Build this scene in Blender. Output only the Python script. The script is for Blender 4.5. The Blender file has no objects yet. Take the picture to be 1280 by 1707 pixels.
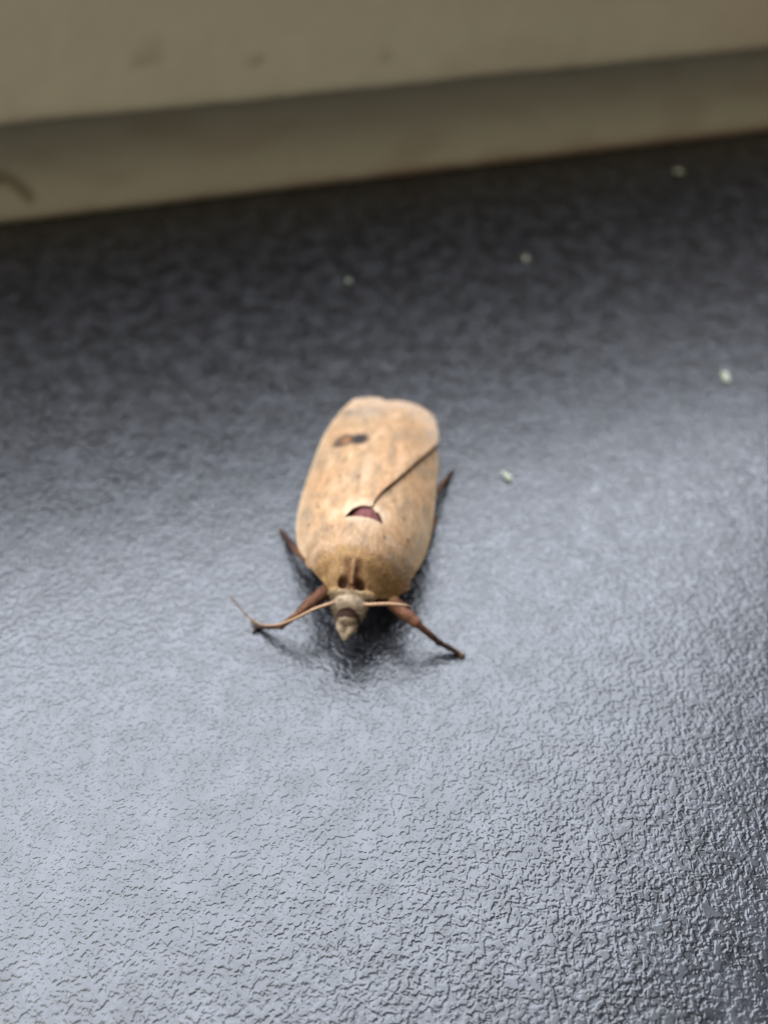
import bpy, bmesh, math, random
from mathutils import Vector, noise, Matrix

# ---------------------------------------------------------------- camera, light
scene = bpy.context.scene
col = scene.collection
S = 0.001                      # everything is authored in millimetres
R = math.radians

cam_d = bpy.data.cameras.new('camera')
cam = bpy.data.objects.new('camera', cam_d); col.objects.link(cam)
cam.location = (0, 0, 52 * S)
cam.rotation_euler = (R(90 - 48), 0, 0)
cam_d.sensor_fit = 'VERTICAL'; cam_d.sensor_height = 36
cam_d.lens = 1340 / 1707 * 36
cam_d.clip_start = 0.001; cam_d.clip_end = 20
cam_d.dof.use_dof = True
cam_d.dof.focus_distance = 49.5 * S
cam_d.dof.aperture_fstop = 22
scene.camera = cam

world = bpy.data.worlds.new('World'); scene.world = world; world.use_nodes = True
bg = world.node_tree.nodes['Background']
bg.inputs[0].default_value = (1.0, 0.91, 0.77, 1); bg.inputs[1].default_value = 0.22   # dim warm room

WALL_YAW = math.atan2(124.8 - 96.8, 58.3 + 49.4)
WALL_O = Vector((0, 109.6, 0))
def wall_pt(x, y, z):          # wall frame (x along, y depth away from the room) to world mm
    c, s = math.cos(WALL_YAW), math.sin(WALL_YAW)
    return Vector((WALL_O.x + x * c - y * s, WALL_O.y + x * s + y * c, z))

def area(name, loc, direction, sx, sy, power, colr):
    l = bpy.data.lights.new(name, 'AREA'); l.shape = 'RECTANGLE'
    l.size = sx * S; l.size_y = sy * S; l.energy = power; l.color = colr
    o = bpy.data.objects.new(name, l); col.objects.link(o)
    o.location = Vector(loc) * S
    o.rotation_euler = Vector(direction).to_track_quat('-Z', 'Y').to_euler()
    return o
wd = wall_pt(0, -1, 0) - wall_pt(0, 0, 0)
# the bright window above the frame
area('window_light', wall_pt(-188, 14, 398), (wd.x, wd.y, -0.12), 700, 670, 20.5, (0.82, 0.885, 1.0))
# the room's own soft light, from behind and to the left
area('room_light', (-400, -260, 640), (400, 370, -625), 400, 400, 3.2, (1.0, 0.92, 0.77))

scene.view_settings.view_transform = 'Standard'
scene.view_settings.look = 'None'
scene.view_settings.exposure = 0
scene.view_settings.gamma = 1

# ---------------------------------------------------------------- helpers
def mat(name):
    m = bpy.data.materials.new(name); m.use_nodes = True
    nt = m.node_tree; b = nt.nodes['Principled BSDF']
    return m, nt, b
def N(nt, t, **kw):
    n = nt.nodes.new(t)
    for k, v in kw.items():
        if k in n.inputs: n.inputs[k].default_value = v
        else: setattr(n, k, v)
    return n
def L(nt, a, b): nt.links.new(a, b)

def mesh_obj(name, verts, faces, m, parent=None, smooth=True, cols=None):
    me = bpy.data.meshes.new(name)
    me.from_pydata([tuple(Vector(v) * S) for v in verts], [], faces)
    me.update()
    if smooth: me.polygons.foreach_set('use_smooth', [True] * len(me.polygons))
    if cols:
        ca = me.color_attributes.new('tint', 'FLOAT_COLOR', 'POINT')
        flat = []
        for c in cols: flat += [c[0], c[1], c[2], 1.0]
        ca.data.foreach_set('color', flat)
    me.materials.append(m)
    o = bpy.data.objects.new(name, me); col.objects.link(o)
    if parent: o.parent = parent
    return o
def lerp(a, b, t): return a + (b - a) * t
def mix(a, b, t):
    t = max(0, min(1, t)); return tuple(lerp(p, q, t) for p, q in zip(a, b))
def sstep(a, b, x):
    t = max(0, min(1, (x - a) / (b - a))); return t * t * (3 - 2 * t)
def table(tb, x):
    if x <= tb[0][0]: return tb[0][1]
    for (a, va), (b, vb) in zip(tb, tb[1:]):
        if x <= b: return lerp(va, vb, sstep(a, b, x) * .35 + .65 * (x - a) / (b - a))
    return tb[-1][1]
def nz(x, y, z=0.0): return noise.noise(Vector((x, y, z)))

# ---------------------------------------------------------------- sill
m_sill, nt, b = mat('charcoal_textured_coating')
tc = N(nt, 'ShaderNodeTexCoord')
b.inputs['Base Color'].default_value = (0.006, 0.0062, 0.0078, 1)
b.inputs['IOR'].default_value = 1.5
# slow colour and gloss variation of the coating
n1 = N(nt, 'ShaderNodeTexNoise', Scale=600.0, Detail=3.0)
L(nt, tc.outputs['Object'], n1.inputs['Vector'])
r1 = N(nt, 'ShaderNodeMapRange'); r1.inputs[1].default_value = .3; r1.inputs[2].default_value = .7
r1.inputs[3].default_value = .21; r1.inputs[4].default_value = .32
L(nt, n1.outputs['Fac'], r1.inputs[0]); L(nt, r1.outputs[0], b.inputs['Roughness'])
# base colour mottled with soft, slightly lighter patches
dm = N(nt, 'ShaderNodeMapping'); dm.inputs['Scale'].default_value = (1.0, .85, 1.0)
L(nt, tc.outputs['Object'], dm.inputs['Vector'])
dn = N(nt, 'ShaderNodeTexNoise', Scale=430.0, Detail=3.0, Roughness=.6); L(nt, dm.outputs[0], dn.inputs['Vector'])
dr = N(nt, 'ShaderNodeValToRGB')
dr.color_ramp.elements[0].position = .42; dr.color_ramp.elements[0].color = (.0045, .0047, .006, 1)
dr.color_ramp.elements[1].position = .72; dr.color_ramp.elements[1].color = (.021, .0215, .0255, 1)
L(nt, dn.outputs['Fac'], dr.inputs[0]); L(nt, dr.outputs[0], b.inputs['Base Color'])
# wrinkled relief: small plateaus with steep winding edges
warp = N(nt, 'ShaderNodeTexNoise', Scale=1900.0, Detail=1.0)
L(nt, tc.outputs['Object'], warp.inputs['Vector'])
ws = N(nt, 'ShaderNodeVectorMath', operation='SCALE'); ws.inputs['Scale'].default_value = 0.00036
L(nt, warp.outputs['Color'], ws.inputs[0])
wa = N(nt, 'ShaderNodeVectorMath', operation='ADD')
L(nt, tc.outputs['Object'], wa.inputs[0]); L(nt, ws.outputs[0], wa.inputs[1])
n2 = N(nt, 'ShaderNodeTexNoise', Scale=3000.0, Detail=1.0, Roughness=.45)
L(nt, wa.outputs[0], n2.inputs['Vector'])
st = N(nt, 'ShaderNodeMapRange', interpolation_type='SMOOTHSTEP')
st.inputs[1].default_value = .34; st.inputs[2].default_value = .62
L(nt, n2.outputs['Fac'], st.inputs[0])
n3 = N(nt, 'ShaderNodeTexNoise', Scale=380.0, Detail=2.0)
L(nt, tc.outputs['Object'], n3.inputs['Vector'])
ad = N(nt, 'ShaderNodeMath', operation='MULTIPLY_ADD'); ad.inputs[1].default_value = 1.5
L(nt, n3.outputs['Fac'], ad.inputs[0]); L(nt, st.outputs[0], ad.inputs[2])
bp = N(nt, 'ShaderNodeBump', Strength=1.0, Distance=0.0000255)
L(nt, ad.outputs[0], bp.inputs['Height']); L(nt, bp.outputs[0], b.inputs['Normal'])

v = []
for z in (0, -18):
    for (x, y) in ((-320, -140), (320, -140), (320, 215), (-320, 215)): v.append((x, y, z))
f = [(0, 1, 2, 3), (7, 6, 5, 4), (0, 4, 5, 1), (1, 5, 6, 2), (2, 6, 7, 3), (3, 7, 4, 0)]
sill = mesh_obj('windowsill', v, f, m_sill, smooth=False)
sill['kind'] = 'structure'
sill['label'] = 'dark charcoal sill with a glossy wrinkled coating'

# ---------------------------------------------------------------- painted frame behind
m_fr, nt, b = mat('old_cream_paint')
at = N(nt, 'ShaderNodeVertexColor', layer_name='tint')
tc = N(nt, 'ShaderNodeTexCoord')
n = N(nt, 'ShaderNodeTexNoise', Scale=260.0, Detail=6.0, Roughness=.65); L(nt, tc.outputs['Object'], n.inputs['Vector'])
mr = N(nt, 'ShaderNodeMapRange'); mr.inputs[1].default_value = .25; mr.inputs[2].default_value = .75
mr.inputs[3].default_value = .95; mr.inputs[4].default_value = 1.04
L(nt, n.outputs['Fac'], mr.inputs[0])
mu = N(nt, 'ShaderNodeVectorMath', operation='MULTIPLY')
L(nt, at.outputs['Color'], mu.inputs[0]); L(nt, mr.outputs[0], mu.inputs[1])
L(nt, mu.outputs[0], b.inputs['Base Color'])
b.inputs['Roughness'].default_value = .5
bp = N(nt, 'ShaderNodeBump', Strength=.2, Distance=0.0003); L(nt, n.outputs['Fac'], bp.inputs['Height']); L(nt, bp.outputs[0], b.inputs['Normal'])

CREAM = (0.575, 0.535, 0.395)
frame = bpy.data.objects.new('window_frame', None); col.objects.link(frame)
frame.location = WALL_O * S; frame.rotation_euler = (0, 0, WALL_YAW)
frame['label'] = 'cream painted window frame with a stepped lower edge behind the dark sill'
frame['category'] = 'window frame'
def extrude(name, prof, x0, x1, step, tint, bump):
    nx = int((x1 - x0) / step); verts, faces, cols = [], [], []
    k = len(prof)
    for i in range(nx + 1):
        x = x0 + (x1 - x0) * i / nx
        for (y, z) in prof:
            dy = bump * (.6 * nz(x * .05, z * .08, 3.3) + .12 * nz(x * .5, z * .5, 8.1))
            dz = bump * (.7 * nz(x * .09, y * .2, 21.7) + .5 * nz(x * .42, y, 5.2)) if z > .5 else 0
            verts.append((x, y + dy, z + dz)); cols.append(tint(x, y, z))
    for i in range(nx):
        for j in range(k):
            a, c = i * k + j, i * k + (j + 1) % k
            faces.append((a, c, c + k, a + k))
    faces.append(tuple(range(k - 1, -1, -1))); faces.append(tuple(range(nx * k, nx * k + k)))
    return mesh_obj(name, verts, faces, m_fr, frame, cols=cols)
def seg_d(x, z, pts):
    best = 9e9
    for (a, b_), (c, d) in zip(pts, pts[1:]):
        t = max(0, min(1, ((x - a) * (c - a) + (z - b_) * (d - b_)) / ((c - a) ** 2 + (d - b_) ** 2)))
        best = min(best, math.hypot(x - a - t * (c - a), z - b_ - t * (d - b_)))
    return best
def tint_strip(x, y, z):
    c = CREAM
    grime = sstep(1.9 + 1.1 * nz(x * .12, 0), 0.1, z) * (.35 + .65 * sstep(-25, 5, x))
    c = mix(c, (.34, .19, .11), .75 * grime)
    c = mix(c, (.44, .36, .25), .45 * sstep(.0, .5, nz(x * .1, z * .25, 4)))
    d = seg_d(x, z, ((-51.5, 5.7), (-48.4, 5.9), (-47.2, 4.8), (-46.4, 3.2)))
    return mix(c, (.22, .17, .09), .85 * sstep(1.2, .3, d))
def tint_rail(x, y, z):
    c = mix(CREAM, (.50, .43, .31), .4 * sstep(.05, .55, nz(x * .03, z * .2, 9)))
    c = mix(c, (.45, .27, .18), .5 * sstep(20, 75, x + 4 * nz(x * .2, z * .2)))
    d = min(seg_d(x, z, ((-30, 19.3), (-27, 19.5))), seg_d(x, z, ((-1.5, 17.4), (-.7, 17.3))), seg_d(x, z, ((-17, 18.1), (-16, 18.2))))
    return mix(c, (.3, .25, .17), .55 * sstep(.9, .1, d))
prof = [(0.0, -0.4)] + [(-.15 * math.sin(math.pi * i / 14), i * 13.1 / 14) for i in range(1, 14)] + [(0, 14.2), (16, 14.2), (16, -.4)]
extrude('base_strip', prof, -300, 300, .6, tint_strip, .22)
PR = -5.0
arc = [(PR + 1.3 - 1.3 * math.cos(a), 13.0 + 1.3 - 1.3 * math.sin(a)) for a in (math.pi / 2 * q / 5 for q in range(6))]
prof = [(1.2, 13.0)] + arc[::-1] + [(PR, z) for z in (15, 16, 17, 18, 19, 20, 22, 25, 30, 40, 58)] + [(PR + .6, 60), (PR + 2.1, 61), (12, 61), (12, 14.5)]
extrude('rail', prof[::-1][::-1], -300, 300, .8, tint_rail, .22)

# ---------------------------------------------------------------- moth
moth = bpy.data.objects.new('moth', None); col.objects.link(moth)
moth.location = (-1.9 * S, 37.0 * S, 0); moth.rotation_euler = (0, 0, -R(7))
moth['label'] = 'buff brown moth with folded wings resting on the dark textured sill'
moth['category'] = 'moth'

H0 = [(-2, 4.5), (-1, 5.45), (0, 6.05), (.8, 6.3), (3, 6.35), (5, 6.0), (8, 5.6), (12, 4.9), (16, 4.1), (20, 3.2), (22.5, 2.7)]
E0 = [(-2, 3.0), (2, 2.6), (6, 2.1), (12, 1.8), (18, 1.8), (22.5, 2.2)]
W0 = [(-2, 2.2), (-1, 2.75), (0, 3.6), (1, 4.3), (2, 4.85), (5, 5.6), (9, 5.75), (13, 5.6), (17, 5.45), (20, 4.9), (22.5, 4.6)]
def dome(x, y):
    r = min(abs(x + .35) / table(W0, y), 1.08)
    e = table(E0, y)
    return e + (table(H0, y) - e) * (1 - r ** 2.4)

def lift_pt(p):                # carry the body a little higher on its legs
    p = Vector(p); k = max(0, min(1, (p.z - .15) / 1.8))
    return Vector((p.x * (1 - .02 * k), p.y - k * lerp(.78, 2.0, (p.y + 4) / 26), p.z + 1.2 * k))

# --- body, legs and palps as one continuous surface
bmv, bmf = [], []
def add(vs, fs):
    o = len(bmv); bmv.extend(vs); bmf.extend(tuple(i + o for i in q) for q in fs)
def ellipsoid(c, r, seg=20, ring=12, rot=None):
    vs, fs = [], []
    for i in range(ring + 1):
        th = math.pi * i / ring
        for j in range(seg):
            ph = 2 * math.pi * j / seg
            p = Vector((r[0] * math.sin(th) * math.cos(ph), r[1] * math.sin(th) * math.sin(ph), r[2] * math.cos(th)))
            if rot: p = rot @ p
            vs.append(tuple(Vector(c) + p))
    for i in range(ring):
        for j in range(seg):
            a, b_ = i * seg + j, i * seg + (j + 1) % seg
            fs.append((a, a + seg, b_ + seg, b_))
    add(vs, fs)
def tube_geo(pts, rad, seg=10):
    vs, fs = [], []
    pts = [Vector(p) for p in pts]; prev = None
    for i, p in enumerate(pts):
        d = (pts[min(i + 1, len(pts) - 1)] - pts[max(i - 1, 0)]).normalized()
        u = (prev - d * prev.dot(d)).normalized() if prev else d.orthogonal().normalized()
        prev = u; w = d.cross(u)
        for j in range(seg):
            a = 2 * math.pi * j / seg
            vs.append(tuple(p + (u * math.cos(a) + w * math.sin(a)) * rad[i]))
    for i in range(len(pts) - 1):
        for j in range(seg):
            a, b_ = i * seg + j, i * seg + (j + 1) % seg
            fs.append((a, b_, b_ + seg, a + seg))
    fs.append(tuple(range(seg - 1, -1, -1))); fs.append(tuple(range((len(pts) - 1) * seg, len(pts) * seg)))
    return vs, fs
def spline(pts, n):            # Catmull-Rom through points of any dimension
    P = [Vector(p) for p in pts]; out = []
    m_ = len(P) - 1
    for i in range(n + 1):
        q = i / n * m_; k = min(int(q), m_ - 1); t = q - k
        p0, p1, p2, p3 = P[max(k - 1, 0)], P[k], P[k + 1], P[min(k + 2, m_)]
        out.append(.5 * ((2 * p1) + (p2 - p0) * t + (2 * p0 - 5 * p1 + 4 * p2 - p3) * t * t + (3 * p1 - p0 - 3 * p2 + p3) * t ** 3))
    return out
def limb(pts, rad, n=24):
    q = spline([(*p, r) if False else p for p in pts], n)
    k = len(rad) - 1
    rr = [table([(i / k, r) for i, r in enumerate(rad)], i / n) for i in range(n + 1)]
    add(*tube_geo(q, rr))
def bones(pts, rad):           # straight segments with rounded joints
    for p, q, r, s in zip(pts, pts[1:], rad, rad[1:]):
        r0, r1 = r if isinstance(r, tuple) else (r, r), s if isinstance(s, tuple) else (s, s)
        a, c = Vector(p), Vector(q)
        k = [a.lerp(c, t) for t in (0, .25, .5, .75, 1)]
        b0, b1 = r0[1], r1[0]
        add(*tube_geo(k, [lerp(b0, b1, t) + .04 * math.sin(math.pi * t) for t in (0, .25, .5, .75, 1)]))
        ellipsoid(q, (b1, b1, b1), 10, 6)

# thorax shield: follows the same dome as the wings
def bound(a):                  # outline of the shield by direction
    tb = [(-180, 4.1), (-163, 3.4), (-150, 3.15), (-138, 3.1), (-119, 3.2), (-105, 3.05), (-90, 2.95), (-75, 3.05), (-61, 3.2), (-40, 3.25), (-19, 3.6), (-4, 4.1), (4, 4.15),
          (18, 3.7), (40, 3.2), (60, 3.05), (75, 2.95), (90, 2.9), (105, 2.95), (120, 3.05), (140, 3.2), (162, 3.7), (180, 4.1)]
    return table(tb, a)
vs, fs = [], []
NA, NR = 72, 16
for side in (0, 1):
    for i in range(NR + 1):
        rho = i / NR
        for j in range(NA):
            a = -180 + 360 * j / NA
            rr = rho * bound(a)
            x, y = rr * math.cos(R(a)) - .05, .95 + rr * math.sin(R(a))
            z = dome(x, y) + .16 * (1 - rho ** 3) + .02
            if side: z = min(z, 4.2) - 1.0 * (1 - rho ** 6)- .12
            vs.append((x, y, z))
off = (NR + 1) * NA
for i in range(NR):
    for j in range(NA):
        a, b_ = i * NA + j, i * NA + (j + 1) % NA
        fs.append((a, a + NA, b_ + NA, b_)); fs.append((off + a, off + b_, off + b_ + NA, off + a + NA))
for j in range(NA):
    a, b_ = NR * NA + j, NR * NA + (j + 1) % NA
    fs.append((a, off + a, off + b_, b_))
add(vs, fs)
ellipsoid((0, 1.2, 3.0), (2.3, 2.9, 1.9))
ellipsoid((0.1, 4.6, 3.9), (1.85, 2.3, 2.15))
limb([(0, 3, 3.1), (0, 8, 2.7), (0, 13, 2.1), (0, 17, 1.7)], [1.7, 1.75, 1.3, .3])
# collar roll and head
ellipsoid((-.1, -1.95, 4.0), (1.8, .42, .62))
ellipsoid((-.15, -2.65, 3.55), (1.32, .85, .95))
ellipsoid((-.17, -3.2, 3.1), (.95, .85, .85))
ellipsoid((-.9, -2.85, 3.2), (.42, .45, .5)); ellipsoid((.62, -2.85, 3.2), (.42, .45, .5))
for sx in (-1, 1):
    limb([(-.2 + .5 * sx, -3.3, 2.7), (-.22 + .36 * sx, -3.95, 2.5), (-.25 + .17 * sx, -4.35, 2.25), (-.27 + .05 * sx, -4.75, 1.95)], [.46, .40, .25, .06])
# crest between the two pits
limb([(-.05, .3, 6.05), (-.08, -.7, 5.75), (-.08, -1.75, 4.95)], [.12, .28, .2])
# legs
bones([(-1.2, .4, 2.4), (-2.5, -.6, 2.0), (-3.87, -2.63, 2.1), (-5.43, -3.40, .95), (-7.5, -3.19, .16)], [.6, (.55, .55), (.34, .24), (.2, .18), .15])
bones([(-7.5, -3.19, .16), (-7.95, -2.75, .14), (-8.1, -2.5, .1)], [.15, .13, .05]); bones([(-7.5, -3.19, .16), (-7.75, -3.75, .13)], [.14, .07])
bones([(1.2, .3, 2.4), (2.6, -.7, 2.0), (4.75, -2.45, 1.95), (6.5, -3.22, .75), (8.15, -3.67, .16)], [.6, (.6, .6), (.42, .26), (.22, .2), .17])
bones([(8.15, -3.67, .16), (8.45, -3.75, .16)], [.16, .1]); bones([(8.1, -3.67, .16), (8.3, -4.0, .13)], [.14, .07])
bones([(-1.5, 2, 2.2), (-4.2, 2.6, 1.9), (-5.6, 3.9, 1.2), (-7.5, 6.45, .15), (-7.9, 6.9, .1)], [.5, .4, .3, .2, .12])
bones([(1.5, 2.5, 2.2), (4.2, 4.6, 1.6), (4.9, 7.2, 1.0), (5.35, 9.8, .14)], [.5, .34, .2, .13])
bones([(1.5, 4.2, 2.0), (4.0, 8, 1.5), (5.15, 12.0, 1.3), (6.05, 14.9, .30), (6.35, 15.8, .12)], [.5, .34, .24, .2, .12])
bones([(-1.5, 4.2, 2.0), (-3.8, 8, 1.5), (-4.4, 12.2, .9), (-4.6, 15.2, .14)], [.5, .34, .2, .12])

# tarsal joints, knees and spurs
for (a, c, r) in (((-5.43, -3.40, .95), (-7.5, -3.19, .16), .19), ((6.5, -3.22, .75), (8.15, -3.67, .16), .21), ((-5.6, 3.9, 1.2), (-7.5, 6.45, .15), .22), ((5.15, 12.0, 1.3), (6.05, 14.9, .30), .22)):
    a, c = Vector(a), Vector(c)
    for t in (.0, .38, .56, .72, .86, 1.0):
        q = a.lerp(c, t); rr = r * (1.12 - .25 * t) * (1.25 if t == 0 else 1)
        ellipsoid((q.x, q.y, max(q.z, rr * .9)), (rr * 1.15, rr, rr), 10, 6)
    side = (c - a).cross(Vector((0, 0, 1))).normalized()
    for t, sg in ((.36, 1), (.40, -1)):
        q = a.lerp(c, t); e = a.lerp(c, t + .16) + side * sg * .28
        add(*tube_geo([q, q.lerp(e, .5), e], [.1, .085, .05], 8))
tmp = bpy.data.meshes.new('tmp'); tmp.from_pydata(bmv, [], bmf); tmp.update()
to = bpy.data.objects.new('tmp', tmp); col.objects.link(to)
rm = to.modifiers.new('r', 'REMESH'); rm.mode = 'VOXEL'; rm.voxel_size = .075
sm = to.modifiers.new('s', 'SMOOTH'); sm.iterations = 3; sm.factor = .5
dg = bpy.context.evaluated_depsgraph_get(); dg.update()
bm_me = bpy.data.meshes.new_from_object(to.evaluated_get(dg))
bpy.data.objects.remove(to)
bverts = [v_.co.copy() for v_ in bm_me.vertices]
bnorm = [v_.normal.copy() for v_ in bm_me.vertices]
bfaces = [tuple(p.vertices) for p in bm_me.polygons]
PITS = [(-.74, -1.6, .40), (.52, -1.63, .40)]
TAN = (.56, .318, .155); PALE = (.74, .54, .35); OCHRE = (.50, .29, .125); BROWN = (.055, .026, .016)
LEG = (.27, .12, .065); HEADC = (.57, .43, .29)
SPOTS = [(-3.75, 5.51, .19), (-4.28, 3.97, .17), (-2.12, 2.64, .13), (2.99, 5.25, .22), (1.87, 2.22, .14), (3.52, 3.44, .17), (-4.6, 4.9, .1), (2.0, 6.6, .12), (3.9, 7.6, .1), (-2.6, 9.0, .13), (-1.0, 8.7, .2), (-3.1, 3.4, .1)]
def wing_col(x, y, s, t, seed):
    n1_ = nz(x * .35, y * .25, seed); n2_ = nz(x * 1.2, y * .6, seed + 9); n3_ = nz(x * 4.5, y * 1.6, seed + 3); n4_ = nz(x * 9, y * 9, seed)
    c = mix(TAN, (.50, .33, .19), .45 + .9 * n1_)
    c = mix(c, (.37, .25, .155), .75 * sstep(-.05, .5, n2_))
    c = mix(c, (.40, .24, .12), .6 * sstep(.1, .5, nz(x * 2.6, y * 1.5, seed + 6)))
    c = mix(c, (.22, .135, .08), .55 * sstep(.28, .55, n4_ * sstep(-.2, .5, nz(x * .8, y * .5, seed + 2) + .15) + .1 * n3_))
    c = mix(c, (.72, .47, .29), .5 * sstep(.05, .5, -n2_) )
    c = mix(c, tuple(q * .72 for q in c), .55 * sstep(.05, .55, n3_))
    # pale streaks along the veins
    vein = abs(math.sin(math.pi * 8 * (s + .04 * math.sin(5 * t))))
    c = mix(c, tuple(min(.9, q * 1.22) for q in c), .3 * sstep(.3, 0, vein + .3 * n2_) * sstep(.6, .2, t))
    c = mix(c, tuple(q * .86 for q in c), .3 * sstep(.25, 0, vein + .3 * n2_) * sstep(.45, .7, t))
    # greyish streak behind the pale front edge
    c = mix(c, (.43, .34, .235), .6 * sstep(.07, .12, s) * sstep(.28, .17, s) * sstep(.7, .3, t) * (1 if seed > 20 else .5))
    c = mix(c, (.74, .53, .32), .8 * sstep(.10, .03, s))
    c = mix(c, PALE, .85 * sstep(1.9, .8, math.hypot(x * .8, y - 4.4) + .5 * n2_))
    c = mix(c, (.38, .30, .225), .6 * sstep(2.6, .6, math.hypot((x + 2.0) * .8, (y - 19.6) * 1.3) + .7 * n2_))
    c = mix(c, (.60, .44, .31), .7 * sstep(.93, .98, t + .02 * n2_))
    c = mix(c, (.33, .20, .115), .5 * sstep(1.6, .2, math.hypot(x - 2.3, (y - 16.4) * .7) + .8 * n2_))
    if seed < 20:
        d = math.hypot((x + 3.2) / 1.0, (y - 14.6) / 1.0) + .12 * n4_ + .2 * n2_
        c = mix((.12, .075, .05), c, sstep(.75, 1.25, d)); c = mix((.30, .145, .065), c, sstep(.3, .7, math.hypot((x + 2.95) / .9, (y - 14.6) / 1.0)))
        d = math.hypot((x + 1.75) / .85, (y - 14.5) / 1.05) + .15 * n4_
        c = mix((.04, .034, .03), c, sstep(.55, 1.2, d))
        d = math.hypot((x + 3.7) / .65, (y - 19.7) / .4) + .2 * n4_
        c = mix((.20, .16, .12), c, sstep(.2, 1.2, d))
        c = mix(c, (.20, .10, .05), .8 * sstep(.985, 1.0, s) * sstep(.2, .4, t))
    for (a, b_, r) in SPOTS:
        c = mix((.17, .10, .06), c, sstep(.4, 1.2, math.hypot(x - a, y - b_) / r + .25 * n4_))
    return c
def body_col(p, n_):
    x, y, z = p
    nn = nz(x * 2.3, y * 2.3, z * 2.3); n4 = nz(x * 7, y * 7, z * 7)
    top = z - (dome(x, y) - .35)
    if y < -2.02 and z > 1.7 and abs(x + .1) < 1.9 and z > 1.7:       # head and palps
        c = mix(HEADC, (.40, .30, .19), .5 + .7 * nn)
        c = mix(c, (.46, .33, .17), sstep(-2.6, -2.1, y) * .6)
        d = math.hypot((x + .2) / .95, (y + 3.55) / .26)
        return mix(BROWN, c, sstep(.75, 1.25, d + .15 * n4))
    if top > 0 and y < 4.3 and n_.z > -.2 and math.hypot(x + .05, y - .95) < bound(math.degrees(math.atan2(y - .95, x + .05))) * 1.05 and not (y > 3.7 and z < 5.75):
        c = wing_col(x, y, .5, .1, 11)
        c = mix(c, (.64, .39, .25), .4 * sstep(0, .6, nz(x * 1.1, y * 1.1, 2)))
        edge = .55 + .5 * nz(x * 1.4, 3.1) + .25 * n4 - .07 * x * x * (1 if x < 0 else .5)
        c = mix(c, OCHRE, sstep(edge + .45, edge - .25, y))
        c = mix(c, (.36, .22, .09), .6 * sstep(.0, .5, nz(x * 2.2, y * .9, 7)) * sstep(.8, .0, y))
        # brown flanks of the crest
        c = mix(c, (.20, .09, .04), .85 * sstep(.85, .4, abs(x + .12) + .1 * n4 - .1 * (y + 1)) * sstep(.1, -.4, y))
        c = mix(c, (.42, .23, .105), sstep(.15, .05, abs(x + .08)) * sstep(.0, -.5, y))
        for (a, b_, r) in PITS:
            c = mix((.10, .045, .024), c, sstep(.7, 1.2, math.hypot(x - a, (y - b_) * 1.2) / r + .2 * n4))
        for (a, b_, r) in SPOTS:
            c = mix((.20, .12, .07), c, sstep(.5, 1.2, math.hypot(x - a, y - b_) / r + .2 * n4))
        return mix(c, tuple(q * .82 for q in c), .5 + 1.2 * n4)
    if abs(x) < 2.2 and y > 2.5:
        return mix((.25, .08, .075), (.17, .06, .055), .5 + nn)          # abdomen seen through the gap
    far = sstep(5.0, 6.6, abs(x))
    c = mix(LEG, (.075, .042, .03), far)
    if abs(x) > 7.5 : c = mix(c, (.30, .21, .14), .6 * sstep(7.6, 7.95, abs(x)))
    return mix(c, tuple(q * .6 for q in c), .5 + 1.0 * nn)
cols = []
for i, p in enumerate(bverts):
    cols.append(body_col(p, bnorm[i]))
for i, p in enumerate(bverts):
    if p.y < 4 and p.z > 3.6:
        for (a, b_, r) in PITS:
            p.z -= .5 * sstep(1.15, .4, math.hypot(p.x - a, (p.y - b_) * 1.15) / r)
    k = .018 * nz(p.x * 5, p.y * 5, p.z * 5) if p.z > 2.2 else .0
    p += bnorm[i] * k

def scale_mat(name, rough, bump_scale, dist, sheen):
    m, nt, b = mat(name)
    at = N(nt, 'ShaderNodeVertexColor', layer_name='tint')
    tc = N(nt, 'ShaderNodeTexCoord')
    mp = N(nt, 'ShaderNodeMapping'); mp.inputs['Scale'].default_value = (1.0, .45, 1.0)
    L(nt, tc.outputs['Object'], mp.inputs['Vector'])
    n = N(nt, 'ShaderNodeTexNoise', Scale=bump_scale, Detail=5.0, Roughness=.7); L(nt, mp.outputs[0], n.inputs['Vector'])
    mr = N(nt, 'ShaderNodeMapRange'); mr.inputs[1].default_value = .3; mr.inputs[2].default_value = .7
    mr.inputs[3].default_value = .37; mr.inputs[4].default_value = .60
    L(nt, n.outputs['Fac'], mr.inputs[0])
    mu = N(nt, 'ShaderNodeVectorMath', operation='MULTIPLY')
    L(nt, at.outputs['Color'], mu.inputs[0]); L(nt, mr.outputs[0], mu.inputs[1]); L(nt, mu.outputs[0], b.inputs['Base Color'])
    b.inputs['Roughness'].default_value = rough
    b.inputs['Sheen Weight'].default_value = sheen
    b.inputs['Specular IOR Level'].default_value = .12
    bp = N(nt, 'ShaderNodeBump', Strength=.7, Distance=dist); L(nt, n.outputs['Fac'], bp.inputs['Height']); L(nt, bp.outputs[0], b.inputs['Normal'])
    return m
m_wing = scale_mat('wing_scales', .62, 2600.0, .00005, .0)
m_body = scale_mat('body_scales', .68, 3500.0, .00006, .0)
m_ant = scale_mat('antenna_chitin', .5, 5000.0, .00002, 0)
mesh_obj('body', [lift_pt(p) for p in bverts], bfaces, m_body, moth, cols=cols)

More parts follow.
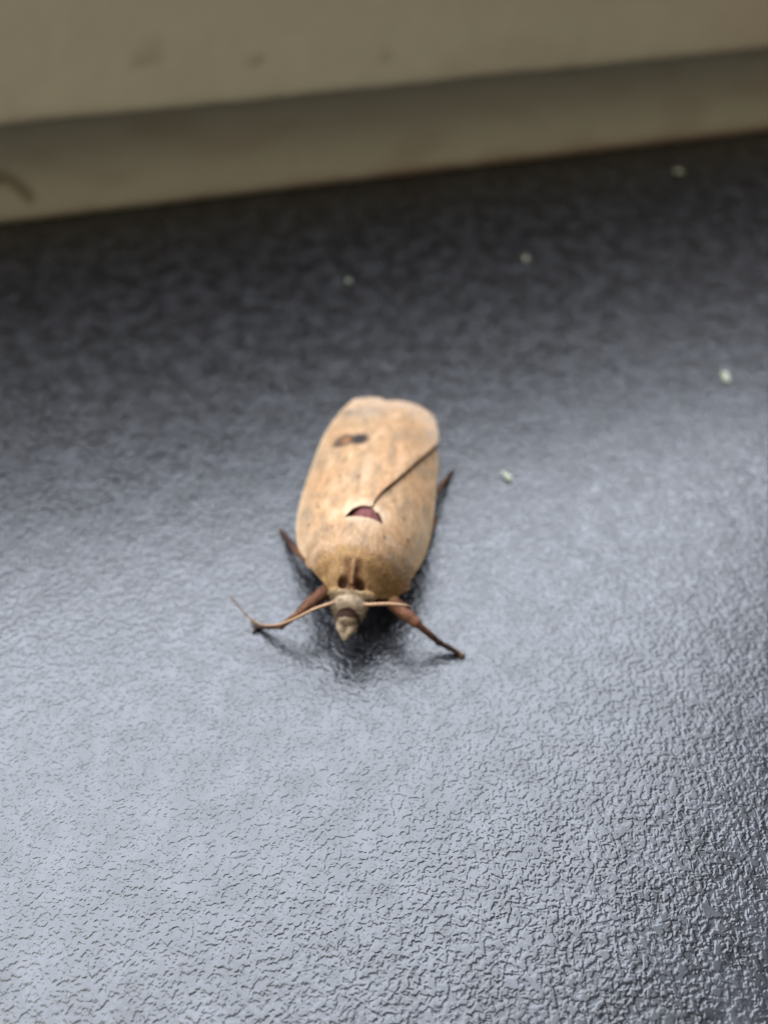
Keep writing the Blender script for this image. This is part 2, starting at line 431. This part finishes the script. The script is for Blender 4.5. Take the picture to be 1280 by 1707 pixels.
# --- short hair on thorax shield, collar and head
rng = random.Random(4)
hv, hf, hc = [], [], []
cand = [i for i, p in enumerate(bverts) if p.y < 3.9 and p.z > 2.3 and abs(p.x) < 4.6 and (bnorm[i].z > .15 or p.y < -1.6) and (p.z > dome(p.x, p.y) - .5 or (p.y < -2 and abs(p.x) < 1.9))]
for _ in range(14000):
    i = rng.choice(cand); p, n_ = bverts[i], bnorm[i]
    if any(math.hypot(p.x - a, p.y - b_) < .45 for a, b_, r in PITS): continue
    head = p.y < -1.9
    if not head and rng.random() < sstep(-.6, .8, p.y) * .93: continue
    if math.hypot((p.x + .2) / .95, (p.y + 3.55) / .35) < 1: continue
    lay = Vector((p.x * .12, .5 if not head else -.35, .05))
    d = (n_ * (.35 if not head else .6) + lay + Vector((rng.gauss(0, .2), rng.gauss(0, .2), rng.gauss(0, .15)))).normalized()
    ln = rng.uniform(.16, .42) * (.75 if not head else (.8 if p.y > -3.4 else .35)); w = .014
    u = d.cross(Vector((rng.gauss(0, 1), rng.gauss(0, 1), rng.gauss(0, 1)))).normalized() * w
    o = len(hv); q = p - n_ * .03
    hv += [q - u, q + u, q + d * ln * .6 + u * .7 + Vector((0, 0, -.01)), q + d * ln + Vector((0, 0, -.05))]
    hf += [(o, o + 1, o + 2), (o, o + 2, o + 3)]
    k = rng.uniform(.85, 1.2); c = tuple(min(.9, q_ * k) for q_ in cols[i]); hc += [c] * 4
legs_ = [i for i, p in enumerate(bverts) if abs(p.x) > 3.3 and p.z < 2.6]
for _ in range(700):
    i = rng.choice(legs_); p, n_ = bverts[i], bnorm[i]
    d = (n_ + Vector((.7 if p.x > 0 else -.7, rng.gauss(0, .3), -.15))).normalized()
    ln = rng.uniform(.1, .3); u = d.cross(Vector((rng.gauss(0, 1), rng.gauss(0, 1), rng.gauss(0, 1)))).normalized() * .016
    o = len(hv); q = p - n_ * .02; e = q + d * ln; e.z = max(e.z, .01)
    hv += [q - u, q + u, e]; hf.append((o, o + 1, o + 2)); hc += [mix(cols[i], (.35, .22, .13), rng.random() * .5)] * 3
hair = mesh_obj('hair', [lift_pt(p) for p in hv], hf, m_body, moth, smooth=False, cols=hc); hair['kind'] = 'stuff'

# --- wings as Coons patches over the dome
def wing(name, costa, inner, termen, base, lift, gap, seed, NS=90, NT=170):
    A, B, T, Bs = spline(costa, NT), spline(inner, NT), spline(termen, NS), spline(base, NS)
    verts, cols_ = [], []
    for i in range(NT + 1):
        t = i / NT
        for j in range(NS + 1):
            s = j / NS
            p = (1 - s) * A[i] + s * B[i] + (1 - t) * Bs[j] + t * T[j] - (
                (1 - s) * (1 - t) * A[0] + s * (1 - t) * B[0] + (1 - s) * t * A[NT] + s * t * B[NT])
            x, y = p.x, p.y
            z = dome(x, y) + lift * sstep(.08, .3, t)
            z += gap * sstep(.72, 1.0, s) * sstep(.42, 1.0, t)
            z += .05 * nz(x * .5, y * .3, seed) + .025 * nz(x * 1.3, y * .8, seed + 4)
            z += .008 * math.cos(2 * math.pi * 8 * (s + .04 * math.sin(5 * t))) * sstep(.05, .3, t) * sstep(1, .8, t)   # vein relief
            z -= .10 * sstep(.06, 0, s)
            fr_ = max(sstep(.965, 1, t), .5 * sstep(.98, 1, s))          # worn, fringed outer edge
            x += fr_ * .07 * nz(x * 6, y * 6, seed); y += fr_ * .16 * nz(x * 5, y * 5, seed + 1.5)
            verts.append(Vector((x, y, z)))
            cols_.append(wing_col(x, y, s, t, seed))
    n0 = len(verts)
    W_ = NS + 1
    # thickness
    th = .07
    verts += [v_ - Vector((0, 0, th)) for v_ in verts[:n0]]
    cols_ += [tuple(q * .8 for q in c) for c in cols_[:n0]]
    faces = []
    for i in range(NT):
        for j in range(NS):
            a = i * W_ + j
            q = (a, a + 1, a + 1 + W_, a + W_)
            faces.append(q); faces.append(tuple(n0 + k for k in q[::-1]))
    rim = [j for j in range(W_)] + [i * W_ + NS for i in range(1, NT + 1)] + [NT * W_ + j for j in range(NS - 1, -1, -1)] + [i * W_ for i in range(NT - 1, 0, -1)]
    for a, b_ in zip(rim, rim[1:] + rim[:1]): faces.append((a, n0 + a, n0 + b_, b_))
    o = mesh_obj(name, [lift_pt(p) for p in verts], faces, m_wing, moth, cols=cols_)
    bm = bmesh.new(); bm.from_mesh(o.data); bmesh.ops.recalc_face_normals(bm, faces=bm.faces); bm.to_mesh(o.data); bm.free()
    return o
wing('forewing',
     [(-3.2, .9), (-4.2, 1.35), (-4.95, 2.6), (-5.5, 4.3), (-5.94, 6.7), (-6.08, 9.7), (-5.92, 12.7), (-5.6, 16.3), (-4.95, 19.1), (-3.75, 21.5)],
     [(-2.0, 1.8), (-1.5, 2.9), (-1.25, 3.85), (-.82, 4.65), (-.1, 5.05), (.5, 5.08), (.66, 5.75), (1.06, 6.96), (2.04, 9.0), (3.45, 12.9), (4.99, 17.3)],
     [(-3.75, 21.5), (-3.1, 22.05), (-2.0, 22.25), (-.85, 22.2), (-.45, 21.85), (.7, 22.0), (2.1, 21.9), (3.4, 21.45), (4.25, 20.7), (4.75, 19.2), (4.99, 17.3)],
     [(-3.2, .9), (-2.6, 1.3), (-2.0, 1.8)], .22, .32, 11)
wing('forewing',
     [(3.0, .7), (3.9, 1.0), (4.5, 2.3), (4.98, 4.3), (5.2, 6.7), (5.22, 9.7), (5.18, 12.7), (5.1, 15.6), (4.5, 18.6), (3.6, 20.6)],
     [(2.0, 1.7), (1.8, 2.8), (1.5, 3.8), (1.2, 4.55), (.5, 5.1), (-.1, 5.9), (-.5, 7.2), (-1.2, 9.0), (-2.2, 12.9), (-3.4, 16.8)],
     [(3.6, 20.6), (2.5, 21.0), (.5, 21.0), (-1.5, 20.4), (-3.0, 19.0), (-3.4, 16.8)],
     [(3.0, .7), (2.5, 1.2), (2.0, 1.7)], .0, -.1, 31)

# --- antennae
def antenna(pts, r0, r1):
    q = spline(pts, 60); n = 61
    vs, fs = tube_geo(q, [lerp(r0, r1, i / 60) * (1 + .12 * math.cos(i * math.pi)) for i in range(n)], 8)
    cc = [mix((.50, .30, .17), (.22, .15, .10), sstep(20, 60, i // 8)) for i in range(len(vs))]
    mesh_obj('antenna', [lift_pt(p) for p in vs], fs, m_ant, moth, cols=cc)
antenna([(-1.0, -2.7, 3.9), (-1.5, -3.02, 4.0), (-2.6, -3.5, 3.8), (-3.78, -3.96, 3.2), (-5.18, -4.05, 2.2), (-6.6, -3.8, 1.5), (-7.7, -3.3, 1.5), (-8.7, -2.5, 1.7), (-9.52, -1.77, 2.0)], .14, .05)
antenna([(.8, -2.7, 3.9), (1.2, -2.76, 4.0), (2.6, -2.55, 4.05), (3.5, -2.45, 3.95), (3.97, -2.36, 3.8), (4.2, -2.15, 3.4), (4.2, -1.8, 3.0)], .15, .10)

# ---------------------------------------------------------------- crumbs
m_cr, nt, b = mat('pale_crumb')
tc = N(nt, 'ShaderNodeTexCoord'); n = N(nt, 'ShaderNodeTexNoise', Scale=1800.0, Detail=3.0); L(nt, tc.outputs['Object'], n.inputs['Vector'])
cr = N(nt, 'ShaderNodeValToRGB'); cr.color_ramp.elements[0].color = (.14, .15, .09, 1); cr.color_ramp.elements[1].color = (.30, .31, .24, 1)
cr.color_ramp.elements[0].position = .3; cr.color_ramp.elements[1].position = .7
L(nt, n.outputs['Fac'], cr.inputs[0]); L(nt, cr.outputs[0], b.inputs['Base Color'])
b.inputs['Roughness'].default_value = .6
def crumb(name, label, x, y, size, rz, seed, notch=False):
    bm = bmesh.new(); bmesh.ops.create_icosphere(bm, subdivisions=4, radius=1)
    for v_ in bm.verts:
        p = v_.co
        k = 1 + .28 * noise.noise(p * 1.1 + Vector((seed, 0, 0))) + .12 * noise.noise(p * 3 + Vector((0, seed, 0)))
        if notch:
            k *= 1 - .9 * sstep(.6, .2, abs(math.atan2(p.y, -p.x))) * sstep(.2, .6, math.hypot(p.x, p.y))
        v_.co = Vector((p.x * k * size[0], p.y * k * size[1], p.z * k * size[2]))
    zmin = min(v_.co.z for v_ in bm.verts)
    for v_ in bm.verts: v_.co.z -= zmin + .03; v_.co *= S
    me = bpy.data.meshes.new(name); bm.to_mesh(me); bm.free()
    me.polygons.foreach_set('use_smooth', [True] * len(me.polygons)); me.materials.append(m_cr)
    o = bpy.data.objects.new(name, me); col.objects.link(o)
    o.location = (x * S, y * S, 0); o.rotation_euler = (0, 0, rz)
    o['label'] = label; o['category'] = 'crumb'; o['group'] = 'pale crumbs scattered on the sill'
crumb('crumb', 'elongated white crumb just beside the moth wings on dark sill', 11.1, 50.9, (.28, .62, .22), R(28), 2.2)
crumb('crumb', 'yellowish crumb with a notch in its side on dark sill', 34.8, 65.2, (.5, .8, .22), R(0), 5.1, True)
crumb('crumb', 'tiny pale crumb on the sill midway between moth and frame', -4.1, 83.1, (.26, .32, .2), 0, 7.7)
crumb('crumb', 'round dull crumb on the sill between notched crumb and frame', 17.2, 88.0, (.32, .40, .22), .6, 9.4)
crumb('crumb', 'dim beige crumb lying nearest to the foot of the frame', 41.2, 110.5, (.5, .62, .3), 1.1, 12.3)
